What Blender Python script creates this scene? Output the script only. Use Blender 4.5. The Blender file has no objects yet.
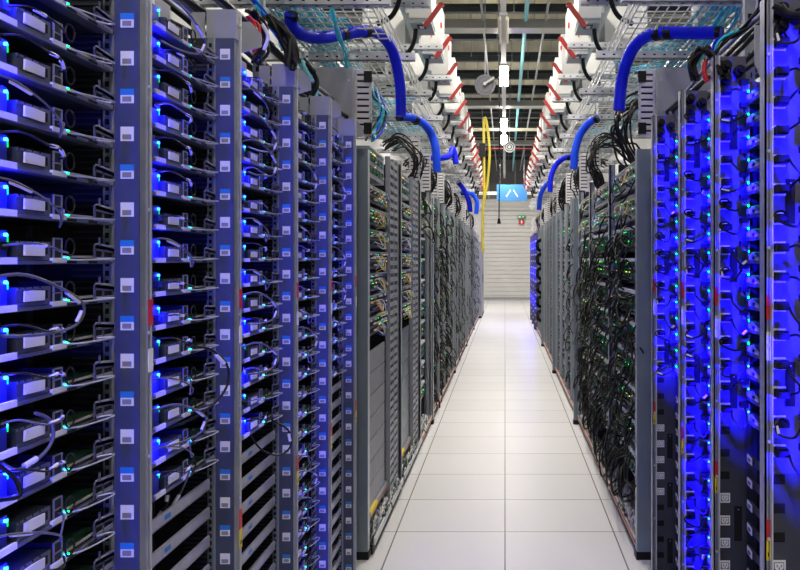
import bpy, math, random
from mathutils import Vector
R = random.Random(7)
C = bpy.context.scene.collection
F = 812.0
CZ = 1.508
def at(px, py, Y):
    return Vector(((px - 505) * Y / F, Y, CZ - (py - 259) * Y / F))

# ------------------------------------------------------------------ materials
MATS = {}
def mat(name, col, rough=.5, metal=0., emit=0., noise=0., scale=40., ecol=None, spec=.5, alpha=1.):
    if name in MATS: return MATS[name]
    m = bpy.data.materials.new(name); m.use_nodes = True
    nt = m.node_tree; b = nt.nodes['Principled BSDF']
    c = (col[0], col[1], col[2], 1)
    b.inputs['Base Color'].default_value = c
    b.inputs['Roughness'].default_value = rough
    b.inputs['Metallic'].default_value = metal
    b.inputs['Specular IOR Level'].default_value = spec
    if emit:
        b.inputs['Emission Color'].default_value = tuple(ecol or col) + (1,)
        b.inputs['Emission Strength'].default_value = emit
    if noise:
        tc = nt.nodes.new('ShaderNodeTexCoord'); n = nt.nodes.new('ShaderNodeTexNoise')
        n.inputs['Scale'].default_value = scale; n.inputs['Detail'].default_value = 4
        nt.links.new(tc.outputs['Object'], n.inputs['Vector'])
        r = nt.nodes.new('ShaderNodeValToRGB')
        r.color_ramp.elements[0].position = .3; r.color_ramp.elements[1].position = .7
        r.color_ramp.elements[0].color = tuple(max(0, v * (1 - noise)) for v in col) + (1,)
        r.color_ramp.elements[1].color = tuple(min(1, v * (1 + noise)) for v in col) + (1,)
        nt.links.new(n.outputs['Fac'], r.inputs['Fac'])
        nt.links.new(r.outputs['Color'], b.inputs['Base Color'])
    MATS[name] = m
    return m

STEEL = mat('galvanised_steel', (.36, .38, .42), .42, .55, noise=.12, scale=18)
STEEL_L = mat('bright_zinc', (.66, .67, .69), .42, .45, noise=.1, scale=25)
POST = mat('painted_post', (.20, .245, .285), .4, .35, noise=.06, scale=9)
PLATE = mat('grey_plate', (.33, .34, .38), .5, .25, noise=.05, scale=12)
PDUM = mat('outlet_plate', (.09, .085, .14), .55, .0, noise=.03, scale=12)
DPLATE = mat('dark_plate', (.055, .06, .08), .5, .3, noise=.1, scale=12)
LPOST = mat('label_post_paint', (.075, .09, .14), .45, .35, noise=.12, scale=14)
SHELF = mat('shelf_steel', (.16, .17, .23), .4, .5, noise=.1, scale=30)
RAILB = mat('rail_steel', (.50, .50, .58), .4, .4, noise=.12, scale=20)
DARK = mat('dark_panel', (.012, .013, .02), .6, .1)
FIN = mat('dark_fins', (.05, .055, .085), .5, .3)
BLACK = mat('black_plastic', (.005, .005, .006), .5, spec=.25)
BLACKM = mat('black_rubber', (.005, .005, .006), .45, spec=.3)
HOLE = mat('hole_black', (.004, .004, .005), .9)
WHITE = mat('white_label', (.82, .82, .84), .6)
INK = mat('label_ink', (.16, .15, .20), .7)
LBLUE = mat('blue_label', (.02, .22, .65), .5)
PCB = mat('circuit_green', (.03, .10, .05), .45, noise=.3, scale=120)
GOLD = mat('board_edge', (.62, .58, .50), .4, .3)
CHIP = mat('chip', (.015, .015, .018), .4)
BCONN = mat('blue_connector', (.03, .04, .55), .35)
BEIGE = mat('beige_connector', (.34, .27, .24), .5)
SLEEVE = mat('white_sleeve', (.78, .76, .82), .45)
GCORD = mat('grey_cord', (.10, .10, .13), .4)
RED = mat('red_plastic', (.62, .02, .02), .4)
YEL = mat('yellow_label', (.85, .68, .02), .5)
YDUCT = mat('yellow_duct', (.75, .60, .05), .4)
ORANGE = mat('orange_edge', (.40, .11, .04), .5, noise=.35, scale=9)
TUBEB = mat('blue_tube', (.004, .012, .72), .5, spec=.2)
TUBEL = mat('light_blue_tube', (.01, .07, .80), .5, spec=.2)
CYAN = mat('cyan_cable', (.02, .55, .80), .4)
CYAN2 = mat('pale_cyan_cable', (.22, .66, .74), .4)
MESHW = mat('basket_wire', (.62, .63, .62), .4, .5)
BOXW = mat('white_enamel', (.56, .56, .54), .45, noise=.04, scale=6)
GREYP = mat('grey_plastic', (.33, .34, .36), .5)
YFIB = mat('yellow_fibre', (.85, .62, .04), .4)
OFIB = mat('orange_fibre', (.80, .30, .12), .4)
WFIB = mat('white_fibre', (.75, .75, .78), .4)
BFIB = mat('blue_fibre', (.04, .12, .75), .4)
GRN = mat('green_port', (.015, .16, .08), .5)
LED_B = mat('led_blue', (.02, .10, 1), .4, emit=14, ecol=(.012, .09, 1))
LED_GS = mat('led_green_dim', (.02, .8, .15), .4, emit=.7, ecol=(.0, 1, .12))
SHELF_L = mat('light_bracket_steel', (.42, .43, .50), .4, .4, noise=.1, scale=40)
LED_G = mat('led_green', (.02, 1, .15), .4, emit=5, ecol=(.0, 1, .12))
LED_Y = mat('led_yellow', (1, .75, .1), .4, emit=3, ecol=(1, .7, .05))
LAMP = mat('lamp_tube', (1, .97, .9), .4, emit=30, ecol=(1, .93, .80))
OLDTUBE = mat('unlit_tube', (.85, .82, .62), .4)
DBEAM = mat('dark_beam', (.045, .058, .062), .55, .2, noise=.2, scale=3)
DUCT = mat('duct_metal', (.28, .28, .27), .35, .6, noise=.1, scale=2)
CREAM = mat('cream_timber', (.62, .58, .44), .6)
SIGN = mat('sign_blue', (.05, .24, .58), .5)
SIGNW = mat('sign_white', (.9, .92, .95), .5)
DRED = mat('dark_red_handle', (.28, .008, .008), .4)

# ------------------------------------------------------------------ mesh builder
class Mass:
    def __init__(s): s.v = []; s.f = []; s.mi = []; s.mats = []
    def put(s, me, off):
        n = len(s.v); mp = []
        for m_ in me.materials:
            if m_ not in s.mats: s.mats.append(m_)
            mp.append(s.mats.index(m_))
        s.v += [(v.co.x+off[0], v.co.y+off[1], v.co.z+off[2]) for v in me.vertices]
        for p in me.polygons: s.f.append([n+i for i in p.vertices]); s.mi.append(mp[p.material_index])
    def build(s, name):
        me = bpy.data.meshes.new(name); me.from_pydata(s.v, [], s.f)
        for m_ in s.mats: me.materials.append(m_)
        me.polygons.foreach_set('material_index', s.mi); me.update()
        return obj(name, me)
class MB:
    def __init__(s, side=1):
        s.v = []; s.f = []; s.mi = []; s.mats = []; s.side = side; s.sm = []
    def m(s, mt):
        if mt not in s.mats: s.mats.append(mt)
        return s.mats.index(mt)
    def add(s, vs, fs, mt, smooth=False):
        n = len(s.v); k = s.m(mt)
        for p in vs: s.v.append((p[0] * s.side, p[1], p[2]))
        for f in fs:
            q = [n + i for i in f]
            if s.side < 0: q.reverse()
            s.f.append(q); s.mi.append(k); s.sm.append(smooth)
        return s
    def box(s, x0, x1, y0, y1, z0, z1, mt):
        v = [(x0,y0,z0),(x1,y0,z0),(x1,y1,z0),(x0,y1,z0),(x0,y0,z1),(x1,y0,z1),(x1,y1,z1),(x0,y1,z1)]
        return s.add(v, [(0,3,2,1),(4,5,6,7),(0,1,5,4),(1,2,6,5),(2,3,7,6),(3,0,4,7)], mt)
    def prism(s, pts, d, mt):
        """pts: polygon of 3D points, d: extrusion vector"""
        n = len(pts); a = [tuple(p) for p in pts]; b = [(p[0]+d[0], p[1]+d[1], p[2]+d[2]) for p in a]
        return s.add(a + b, [tuple(range(n)), tuple(range(2*n-1, n-1, -1))] + [(i, i+n, (i+1) % n + n, (i+1) % n) for i in range(n)], mt)
    def cyl(s, c, ax, r, h, mt, n=12, r2=None):
        ax = Vector(ax).normalized(); c = Vector(c); r2 = r if r2 is None else r2
        u = ax.orthogonal().normalized(); w = ax.cross(u)
        vs = []
        for rr, cc in ((r, c), (r2, c + ax * h)):
            for i in range(n):
                a = 2*math.pi*i/n; vs.append(tuple(cc + u*math.cos(a)*rr + w*math.sin(a)*rr))
        s.add(vs, [(i, (i+1) % n, (i+1) % n + n, i+n) for i in range(n)], mt, True)
        s.add(vs, [tuple(range(n-1, -1, -1)), tuple(range(n, 2*n))], mt)
        return s
    def tube(s, pts, r, mt, n=6, res=5, closed=False):
        P = [Vector(p) for p in pts]
        if res > 1 and len(P) > 2:
            Q = []; m_ = len(P)
            rng = range(m_ if closed else m_ - 1)
            for i in rng:
                if closed: p0, p1, p2, p3 = P[(i-1) % m_], P[i], P[(i+1) % m_], P[(i+2) % m_]
                else: p0, p1, p2, p3 = P[max(0, i-1)], P[i], P[i+1], P[min(m_-1, i+2)]
                for k in range(res):
                    t = k/res
                    Q.append(.5*((2*p1) + (p2-p0)*t + (2*p0-5*p1+4*p2-p3)*t*t + (3*p1-p0-3*p2+p3)*t*t*t))
            if not closed: Q.append(P[-1])
            P = Q
        if closed: P = P + [P[0]]
        vs = []; up = None
        for i, p in enumerate(P):
            d = (P[min(i+1, len(P)-1)] - P[max(i-1, 0)])
            if d.length < 1e-9: d = Vector((0, 0, 1))
            d.normalize()
            if up is None: up = d.orthogonal().normalized()
            else:
                up = up - d*up.dot(d)
                up = up.normalized() if up.length > 1e-6 else d.orthogonal().normalized()
            w = d.cross(up)
            for k in range(n):
                a = 2*math.pi*k/n; vs.append(tuple(p + up*math.cos(a)*r + w*math.sin(a)*r))
        fs = []
        for i in range(len(P)-1):
            for k in range(n):
                a, b = i*n+k, i*n+(k+1) % n
                fs.append((a, b, b+n, a+n))
        s.add(vs, fs, mt, True)
        L = len(P)-1
        s.add(vs, [tuple(range(n-1, -1, -1)), tuple(range(L*n, L*n+n))], mt)
        return s
    def ball(s, c, r, mt, n=8, m_=5):
        vs = []; fs = []
        for j in range(m_+1):
            th = math.pi*j/m_
            for i in range(n):
                a = 2*math.pi*i/n; vs.append((c[0]+r*math.sin(th)*math.cos(a), c[1]+r*math.sin(th)*math.sin(a), c[2]+r*math.cos(th)))
        for j in range(m_):
            for i in range(n): fs.append((j*n+i, (j+1)*n+i, (j+1)*n+(i+1) % n, j*n+(i+1) % n))
        return s.add(vs, fs, mt, True)
    def data(s, name):
        me = bpy.data.meshes.new(name); me.from_pydata(s.v, [], s.f)
        for m_ in s.mats: me.materials.append(m_)
        me.polygons.foreach_set('material_index', s.mi); me.polygons.foreach_set('use_smooth', s.sm)
        me.update(); return me
    def build(s, name, parent=None, loc=(0, 0, 0)):
        return obj(name, s.data(name), parent, loc)

def obj(name, me, parent=None, loc=(0, 0, 0)):
    o = bpy.data.objects.new(name, me); C.objects.link(o); o.location = loc
    if parent is not None: o.parent = parent
    return o
def tag(o, label, cat, group=None, kind=None):
    o['label'] = label; o['category'] = cat
    if group: o['group'] = group
    if kind: o['kind'] = kind
    return o
def thing(name, loc, label, cat, group=None):
    o = bpy.data.objects.new(name, None); o.empty_display_size = .05; C.objects.link(o); o.location = loc
    return tag(o, label, cat, group)
def struct(name, mb, loc=(0, 0, 0)):
    o = mb.build(name, None, loc); o['kind'] = 'structure'; return o
def spawn(proto, name, loc, label, cat, group):
    """proto: list of (part name, mesh data, offset, [sub-parts])"""
    t = thing(name, loc, label, cat, group)
    for pn, me, off, subs in proto:
        p = obj(pn, me, t, off)
        for sn, sme, soff in subs: obj(sn, sme, p, soff)
    return t
ORD = ['topmost', 'second', 'third', 'fourth', 'fifth', 'sixth', 'seventh', 'eighth', 'ninth', 'tenth', 'eleventh', 'twelfth', 'thirteenth',
       'fourteenth', 'fifteenth', 'sixteenth', 'seventeenth', 'eighteenth', 'nineteenth', 'twentieth', 'twenty-first', 'twenty-second',
       'twenty-third', 'twenty-fourth', 'twenty-fifth', 'twenty-sixth', 'twenty-seventh', 'twenty-eighth', 'twenty-ninth', 'thirtieth']
NTH = ['nearest'] + ORD[1:]
PITCH = .0713
Z0 = 2.029

# ------------------------------------------------------------------ room
def floor_material():
    m = bpy.data.materials.new('raised_floor_tile'); m.use_nodes = True
    nt = m.node_tree; b = nt.nodes['Principled BSDF']
    tc = nt.nodes.new('ShaderNodeTexCoord'); mp = nt.nodes.new('ShaderNodeMapping')
    mp.inputs['Location'].default_value = (.0, -4.49 + 4.8, 0)
    nt.links.new(tc.outputs['Object'], mp.inputs['Vector'])
    br = nt.nodes.new('ShaderNodeTexBrick')
    br.offset = 0; br.squash = 1
    for k, v in (('Scale', 1), ('Mortar Size', .0038), ('Brick Width', .6), ('Row Height', .6), ('Mortar Smooth', .0), ('Bias', 0)):
        br.inputs[k].default_value = v
    br.inputs['Color1'].default_value = (.72, .68, .71, 1); br.inputs['Color2'].default_value = (.67, .63, .665, 1)
    br.inputs['Mortar'].default_value = (.10, .085, .075, 1)
    nt.links.new(mp.outputs['Vector'], br.inputs['Vector'])
    n = nt.nodes.new('ShaderNodeTexNoise'); n.inputs['Scale'].default_value = 260; n.inputs['Detail'].default_value = 3
    nt.links.new(tc.outputs['Object'], n.inputs['Vector'])
    mx = nt.nodes.new('ShaderNodeMix'); mx.data_type = 'RGBA'; mx.blend_type = 'OVERLAY'; mx.inputs[0].default_value = .22
    nt.links.new(br.outputs['Color'], mx.inputs[6]); nt.links.new(n.outputs['Color'], mx.inputs[7])
    hs = nt.nodes.new('ShaderNodeHueSaturation'); hs.inputs['Saturation'].default_value = .35
    nt.links.new(mx.outputs[2], hs.inputs['Color'])
    nt.links.new(hs.outputs['Color'], b.inputs['Base Color'])
    n2 = nt.nodes.new('ShaderNodeTexNoise'); n2.inputs['Scale'].default_value = 1.6
    nt.links.new(tc.outputs['Object'], n2.inputs['Vector'])
    mr = nt.nodes.new('ShaderNodeMapRange'); mr.inputs['To Min'].default_value = .38; mr.inputs['To Max'].default_value = .46
    nt.links.new(n2.outputs['Fac'], mr.inputs['Value']); nt.links.new(mr.outputs['Result'], b.inputs['Roughness'])
    return m
FLOOR = floor_material()
WALLG = mat('side_wall_paint', (.42, .42, .42), .7, noise=.05, scale=2)
WALLL = mat('light_wall_panel', (.66, .65, .63), .55, noise=.05, scale=1.5)
WALLD = mat('dark_upper_cladding', (.16, .16, .165), .6, noise=.1, scale=2)
CEILM = mat('ceiling_sheet', (.52, .49, .36), .7, noise=.15, scale=1)
HX = 2.6; YB = -1.4; YE = 30.0; HZ = 5.7
struct('floor', MB().box(-HX, HX, YB, YE, -.1, 0, FLOOR))
mb = MB().box(-HX-.1, HX+.1, YB, YE, HZ, HZ+.1, CEILM)
for i in range(26):                       # trapezoid ribs of the roof sheet
    x = -HX + .1 + i*.2
    mb.box(x, x+.07, YB, YE, HZ-.05, HZ, CEILM)
struct('ceiling', mb)
struct('wall_left', MB().box(-HX-.1, -HX, YB, YE, 0, HZ, WALLG))
struct('wall_right', MB().box(HX, HX+.1, YB, YE, 0, HZ, WALLG))
struct('wall_back', MB().box(-HX-.1, HX+.1, YB-.1, YB, 0, HZ, WALLG))
mb = MB().box(-HX-.1, HX+.1, YE, YE+.1, 0, HZ, WALLL)
z = .02
while z < 3.3:                            # horizontal cassette ribs
    mb.box(-HX, HX, YE-.03, YE, z, z+.14, WALLL); z += .155
z = 3.75
while z < HZ-.1:
    mb.box(-HX, HX, YE-.04, YE, z, z+.13, WALLD); z += .16
mb.box(-HX, HX, YE-.02, YE, 3.72, HZ, WALLD)
struct('wall_front', mb)
struct('trim_1', MB().box(-HX, HX, YE-.09, YE-.04, 3.30, 3.42, BOXW))
mb = MB()
for x in (-.62, .35, 1.3): mb.box(x, x+.05, YE-.12, YE-.05, 3.72, HZ-.1, GREYP)
struct('trim_2', mb)
struct('baseboard_front', MB().box(-HX, HX, YE-.06, YE-.03, 0, .10, GREYP))

# ------------------------------------------------------------------ left server racks
LY = [1.531, 2.066, 2.645, 3.168, 3.696]
LPX = -.69
rackname_l = ['nearest left rack', 'second left rack', 'third left rack', 'fourth left rack', 'fifth left rack']
def label_mesh(blue):
    b = MB(); w = .0125; h = .0135
    b.box(-w, w, -.0012, 0, -h, h, WHITE)
    if blue: b.box(-w-.0002, w+.0002, -.0016, 0, .002, h, LBLUE)
    for i in range(9):
        x = -.0085 + i*.0019; b.box(x, x+.0013, -.0018, 0, -h+.003, -h+.0125, INK)
    return b.data('label_sticker')
LAB = [label_mesh(0), label_mesh(1)]
def post_sticker(parent, z0, z1, x, y, kind, side=1):
    b = MB(side)
    if kind == 'red': b.box(x, x+.0015, y, y+.02, z0, z1, RED)
    elif kind == 'white': b.box(x, x+.0015, y, y+.02, z0, z1, WHITE)
    else:
        zm = (z0+z1)/2
        b.box(x, x+.0015, y, y+.02, zm, z1, RED); b.box(x, x+.0015, y, y+.02, z0, zm, YEL)
        b.box(x, x+.002, y+.006, y+.014, z0+.01, z0+.02, BLACK)
    o = b.build('warning_sticker' if kind != 'white' else 'asset_sticker', parent)
    o['label'] = {'red': 'red sticker', 'white': 'white sticker'}.get(kind, 'red and yellow warning sticker')
def left_frame_parts():
    out = {}
    b = MB(); b.box(-.05, 0, 0, .004, .05, 2.07, LPOST)
    b.box(-.004, 0, .004, .036, .05, 2.07, STEEL); b.box(-.004, .004, .028, .036, .05, 2.07, STEEL)
    b.box(-.05, -.046, -.003, 0, .05, 2.07, STEEL)
    out['label_post'] = b.data('label_post')
    b = MB(); b.box(-.066, -.05, -.004, .004, .05, 2.07, POST)
    z = .07
    while z < 2.05:
        b.box(-.0615, -.0545, -.0052, -.004, z, z+.010, HOLE); z += .0178
    out['mounting_rail'] = b.data('mounting_rail')
    b = MB(); b.box(-.85, -.066, 0, .004, .04, 2.07, DARK)
    k = 0; z = .07
    while z < 2.05:
        b.box(-.125, -.07, -.003, 0, z, z+.004, FIN); z += .0119
    b.box(-.45, -.43, -.004, 0, .05, 2.05, FIN); b.box(-.21, -.20, -.006, 0, .05, 2.05, FIN)
    out['side_panel'] = b.data('side_panel')
    b = MB()
    for z in [.18 + i*.237 for i in range(8)]:
        b.cyl((.0035, .032, z), (1, 0, 0), .0035, .003, STEEL_L, 8)
    out['screw_row'] = b.data('screw_row')
    b = MB(); b.box(-.05, .002, .036, .039, .05, 2.14, POST); b.box(-.006, .005, .039, .045, .05, 2.14, STEEL_L)
    out['rear_flange'] = b.data('rear_flange')
    return out
LF = left_frame_parts()
SLOT = MB().box(-.006, 0, -.488, -.03, 0, .028, RAILB).box(-.03, 0, -.50, -.03, 0, .002, RAILB).box(-.002, .0012, -.44, -.40, .006, .021, WHITE).box(-.002, .0010, -.30, -.27, .010, .020, LBLUE).data('slot_rail')
def left_rack(i):
    Y = LY[i]; x0 = LPX
    look = ['nearest open server rack on the left, its labelled post at the picture edge side',
            'second open server rack on the left with empty rails low down',
            'third open server rack on the left, empty rails from waist height',
            'fourth open server rack on the left, filled with sleds to the floor',
            'fifth open server rack on the left beside the tall grey end post'][i]
    t = thing('server_rack', (x0, Y, 0), look, 'server rack', 'open server racks on the left')
    for n in ('label_post', 'mounting_rail', 'side_panel', 'screw_row', 'rear_flange'): obj(n, LF[n], t)
    w = Y - (LY[i-1] if i else Y - .54)
    MB().box(-.85, -.84, -w+.06, 0, .04, 2.07, DARK).build('back_panel', t)  # unseen back, added to hold the LED light inside the rack
    MB().box(-.85, -.03, -w+.06, 0, .03, .05, POST).box(-.85, -.02, -w+.06, 0, .0, .03, BLACK).build('base', t)
    # header box over the post
    b = MB(); b.box(-.072, .004, .006, .05, 2.07, 2.145, PLATE); b.box(-.12, -.085, .03, .034, 2.04, 2.145, PLATE)
    b.cyl((.004, .035, 2.11), (1, 0, 0), .004, .003, STEEL_L, 8)
    b.build('header_box', t)
    MB().box(-.28, -.12, -.32, -.10, 2.075, 2.12, PLATE).box(-.12, -.115, -.30, -.2, 2.085, 2.112, WHITE).build('top_controller', t)
    for k in range(28):
        o = obj('label_sticker', LAB[k % 2], t, (-.022, -.0002, Z0 - k*PITCH))
        if k % 2: o['label'] = 'barcode label with blue top band'
    post_sticker(t, 1.38, 1.43, .0045, .028, 'red'); post_sticker(t, 1.29, 1.335, .0045, .028, 'white')
    post_sticker(t, .76, .86, .0045, .028, 'mix')
    if i in (1, 2, 4):
        for k in range(15, 28): obj('slot_rail', SLOT, t, (-.05, 0, Z0 - k*PITCH - .03))
        MB().box(-.24, -.225, -.12, -.105, .05, 1.0, RAILB).build('rear_post', t)
    return t
for i in range(5): left_rack(i)

# server sled (left): origin at shelf level on the post plane
def sled_proto(variant):
    r = random.Random(variant)
    P = []
    b = MB(); b.box(-.60, 0, -.488, -.022, -.0035, 0, DPLATE); b.box(-.022, .002, -.488, -.022, -.0038, .0018, SHELF)  # plate colour darkened to paint in underside shade; lip keeps the steel tone
    for y in (-.44, -.17, -.10): b.box(.001, .0025, y, y+.03, -.003, .0015, HOLE)
    P.append(('shelf_plate', b.data('shelf_plate'), (0, 0, 0), []))
    b = MB(); b.box(-.55, -.008, -.205, -.03, .007, .0095, PCB); b.box(-.009, -.0062, -.20, -.034, .0065, .0105, GOLD)
    b.box(-.50, -.30, -.19, -.06, .0095, .03, CHIP); b.box(-.24, -.20, -.15, -.11, .0095, .022, CHIP)
    b.box(-.12, -.09, -.165, -.155, .0095, .014, GREYP)
    P.append(('circuit_board', b.data('circuit_board'), (0, 0, 0), []))
    b = MB(); b.box(-.25, -.005, -.300, -.210, .003, .032, DPLATE); b.box(-.005, -.0035, -.300, -.210, .028, .032, SHELF); b.box(-.005, -.0035, -.300, -.210, .003, .008, SHELF); b.box(-.005, -.0035, -.226, -.210, .003, .032, SHELF)
    b.box(-.005, -.0028, -.225, -.219, .012, .026, HOLE)
    for y in (-.295, -.28, -.26, -.24): b.cyl((-.004, y, .031), (1, 0, 0), .0018, .0012, HOLE, 6)
    lb = MB(); lb.prism([(0, -.286, .010), (0, -.232, .009+.001*r.random()), (0, -.231, .0255), (0, -.262, .027), (0, -.285, .0265)], (-.003, 0, 0), WHITE)
    P.append(('power_supply', b.data('power_supply'), (0, 0, 0), [('asset_label', lb.data('asset_label'), (0, 0, 0))]))
    b = MB(); b.box(-.06, -.003, -.204, -.178, .003, .040, CHIP)
    for z in (.004, .022): 
        b.box(-.004, -.001, -.204, -.202, z, z+.017, STEEL); b.box(-.004, -.001, -.180, -.178, z, z+.017, STEEL)
        b.box(-.004, -.001, -.204, -.178, z+.015, z+.017, STEEL)
    P.append(('port_block', b.data('port_block'), (0, 0, 0), []))
    P.append(('name_strip', MB().box(-.002, .0028, -.215, -.172, -.0015, .0065, WHITE).data('name_strip'), (0, 0, 0), []))
    P.append(('name_strip', MB().box(-.002, .0028, -.36, -.31, -.003, .007, WHITE).data('name_strip'), (0, 0, 0), []))
    b = MB()                               # folded bracket with two windows
    for q in ((-.074, -.070, 0, .030), (-.044, -.040, 0, .022), (-.006, -.002, 0, .024)): b.box(-.003, 0, q[0], q[1], q[2], q[3], SHELF)
    b.prism([(0, -.074, .020), (0, -.002, .016), (0, -.002, .024), (0, -.070, .031)], (-.003, 0, 0), SHELF)
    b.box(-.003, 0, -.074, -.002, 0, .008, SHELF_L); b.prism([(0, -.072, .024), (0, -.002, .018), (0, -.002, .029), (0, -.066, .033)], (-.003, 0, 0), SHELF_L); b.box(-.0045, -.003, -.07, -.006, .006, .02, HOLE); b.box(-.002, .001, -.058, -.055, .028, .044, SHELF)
    P.append(('latch_bracket', b.data('latch_bracket'), (0, 0, 0), []))
    b = MB(); b.tube([(-.004, -.16, .004), (.010, -.14, .003), (.022, -.09, .004), (.026, -.055, .005), (.014, -.05, .005), (.002, -.07, .005)], .0016, STEEL_L, 5, 3)
    P.append(('pull_wire', b.data('pull_wire'), (0, 0, 0), []))
    b = MB(); b.box(-.004, .0012, -.169, -.167, .006, .008, LED_B); b.box(-.004, .0012, -.163, -.161, .006, .008, LED_G)
    P.append(('status_lights', b.data('status_lights'), (0, 0, 0), []))
    b = MB(); b.box(-.14, -.012, -.38, -.312, .0, .048, BCONN); b.box(-.13, .0, -.46, -.395, .004, .04, BCONN)
    b.box(-.20, -.14, -.47, -.36, .0, .055, CHIP)
    P.append(('fan_housing', b.data('fan_housing'), (0, 0, 0), [('blue_light', MB().cyl((-.012, -.318, .041), (1, 0, 0), .0028, .004, LED_B, 10).data('blue_light'), (0, 0, 0)),
        ('green_light', MB().box(-.013, -.0115, -.3105, -.3085, .030, .042, LED_GS).data('green_light'), (0, 0, 0))]))
    return P
SLED = [sled_proto(v) for v in range(3)]
def cable_proto(v):
    r = random.Random(100 + v)
    if v % 4 == 0: pts = [(-.01, -.345, .045), (.02, -.33, .05), (.035, -.29, .04), (.03, -.24, .035), (.012, -.20, .030), (0, -.192, .030)]
    elif v % 4 == 1: pts = [(-.01, -.43, .03), (.03, -.40, .045), (.05, -.33, .03), (.045, -.27, .0), (.03, -.235, -.012), (.014, -.205, .012), (0, -.192, .014)]
    elif v % 4 == 2: pts = [(-.01, -.42, .038), (.03, -.36, .055), (.05, -.28, .035), (.055, -.22, .0), (.045, -.235, -.03), (.03, -.29, -.042), (.01, -.36, -.035)]
    else: pts = [(-.01, -.33, .02), (.02, -.31, .03), (.03, -.27, .022), (.03, -.24, .016), (.02, -.205, .016)]
    pts = [tuple(c + r.uniform(-.004, .004) for c in p) for p in pts]
    b = MB().tube(pts, .0018 if v % 4 != 2 else .0026, GCORD if v % 3 else BLACKM, 6, 5)
    sl = MB()
    for a in ((1,) if v % 2 else (2, 3)):
        p, q = Vector(pts[a]), Vector(pts[a+1])
        sl.tube([p.lerp(q, .25), p.lerp(q, .5) + Vector((.0006, 0, 0)), p.lerp(q, .8)], .0030, SLEEVE, 7, 3)
    pg = MB().box(-.012, .004, -.014, .014, -.006, .006, BLACK) if v % 3 else MB().box(-.012, .006, -.010, .010, -.006, .006, BCONN)
    return b.data('cord'), sl.data('label_sleeve'), pg.data('plug'), pts[0]
CBL = [cable_proto(v) for v in range(8)]
RINGM = MB().tube([(.012, -.180 + .014*math.cos(a), .024 + .014*math.sin(a)) for a in [i*math.pi/4 for i in range(8)]], .0018, BLACKM, 5, 3, True).data('cable_loop')
led_pts = []
for i, Y in enumerate(LY):
    ks = list(range(0, 28)) if i in (0, 3) else list(range(0, 15))
    for k in ks:
        z = Z0 - k*PITCH - .0265
        base = (LPX - .046, Y, z)
        spawn(SLED[(i*5+k) % 3], 'server_sled', base, 'open metal server sled with blue light, %s from the top in the %s' % (ORD[k], rackname_l[i]), 'server', 'server sleds in the left racks')
        cv = R.choice([0, 1, 3, 4, 5, 7, 3, 7, 0, 2])
        cm, sm, pm, p0 = CBL[cv]
        o = obj('patch_cable', cm, None, base); tag(o, 'dark cord with white sleeve on the %s sled from the top, %s' % (ORD[k], rackname_l[i]), 'cable', 'sleeved cords on the left server sleds')
        obj('label_sleeve', sm, o); obj('plug', pm, o, p0)
        o = obj('cable_loop', RINGM, None, base); tag(o, 'small black cord ring beside the ports of the %s sled from top, %s' % (ORD[k], rackname_l[i]), 'cable', 'small cord rings on the left server sleds')
        if k % 2 == i % 2: led_pts.append((base[0] + .006, Y - .330, z + .041))
# three long cords hanging loose on the left
def cable_thing(pts, r, mt, name, label, group=None, sleeves=(), smt=None, n=6, cat='cable', res=6):
    o = MB().tube(pts, r, mt, n, res).build(name); tag(o, label, cat, group)
    for a in sleeves:
        p, q = Vector(pts[a]), Vector(pts[a+1])
        MB().tube([p.lerp(q, .25), p.lerp(q, .75)], r*1.6, smt or SLEEVE, 7, 1).build('label_sleeve', o)
    return o
cable_thing([at(185, 345, 1.84), at(212, 350, 1.88), at(228, 368, 1.92), at(224, 392, 1.90), at(200, 414, 1.86), at(165, 428, 1.80), at(152, 415, 1.78)], .003, BLACKM, 'patch_cable',
            'long black cord drooping across the front of the second left rack', 'loose long cords on the left', (1,))
cable_thing([at(158, 475, 1.80), at(168, 492, 1.80), at(166, 505, 1.79), at(150, 530, 1.77)], .0032, BLACKM, 'patch_cable', 'black cord with white tag hanging under the last sled of second left rack', 'loose long cords on the left', (1, 2))
cable_thing([at(190, 470, 1.87), at(182, 490, 1.86), at(170, 510, 1.83), at(152, 528, 1.79)], .0026, GCORD, 'patch_cable', 'thin purple-grey cord with white tag hanging under last sled, second left rack', 'loose long cords on the left', (1, 2))
cable_thing([at(248, 432, 2.33), at(262, 450, 2.38), at(280, 455, 2.45), at(291, 445, 2.5), at(288, 430, 2.5), at(272, 420, 2.45)], .003, BLACKM, 'patch_cable', 'black cord loop hanging in front of the third left rack post', 'loose long cords on the left', (3,))
cable_thing([at(0, 462, 1.19), at(18, 470, 1.22), at(42, 455, 1.27), at(53, 438, 1.30), at(50, 420, 1.30), at(35, 413, 1.27)], .003, GCORD, 'patch_cable', 'purple-grey cord curving up in front of the nearest left rack', 'loose long cords on the left', (1,))
cable_thing([at(0, 500, 1.17), at(20, 495, 1.19), at(14, 478, 1.19), at(0, 466, 1.17)], .0035, BLACKM, 'patch_cable', 'thick black cord loop at the lower left picture edge', 'loose long cords on the left', ())

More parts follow.
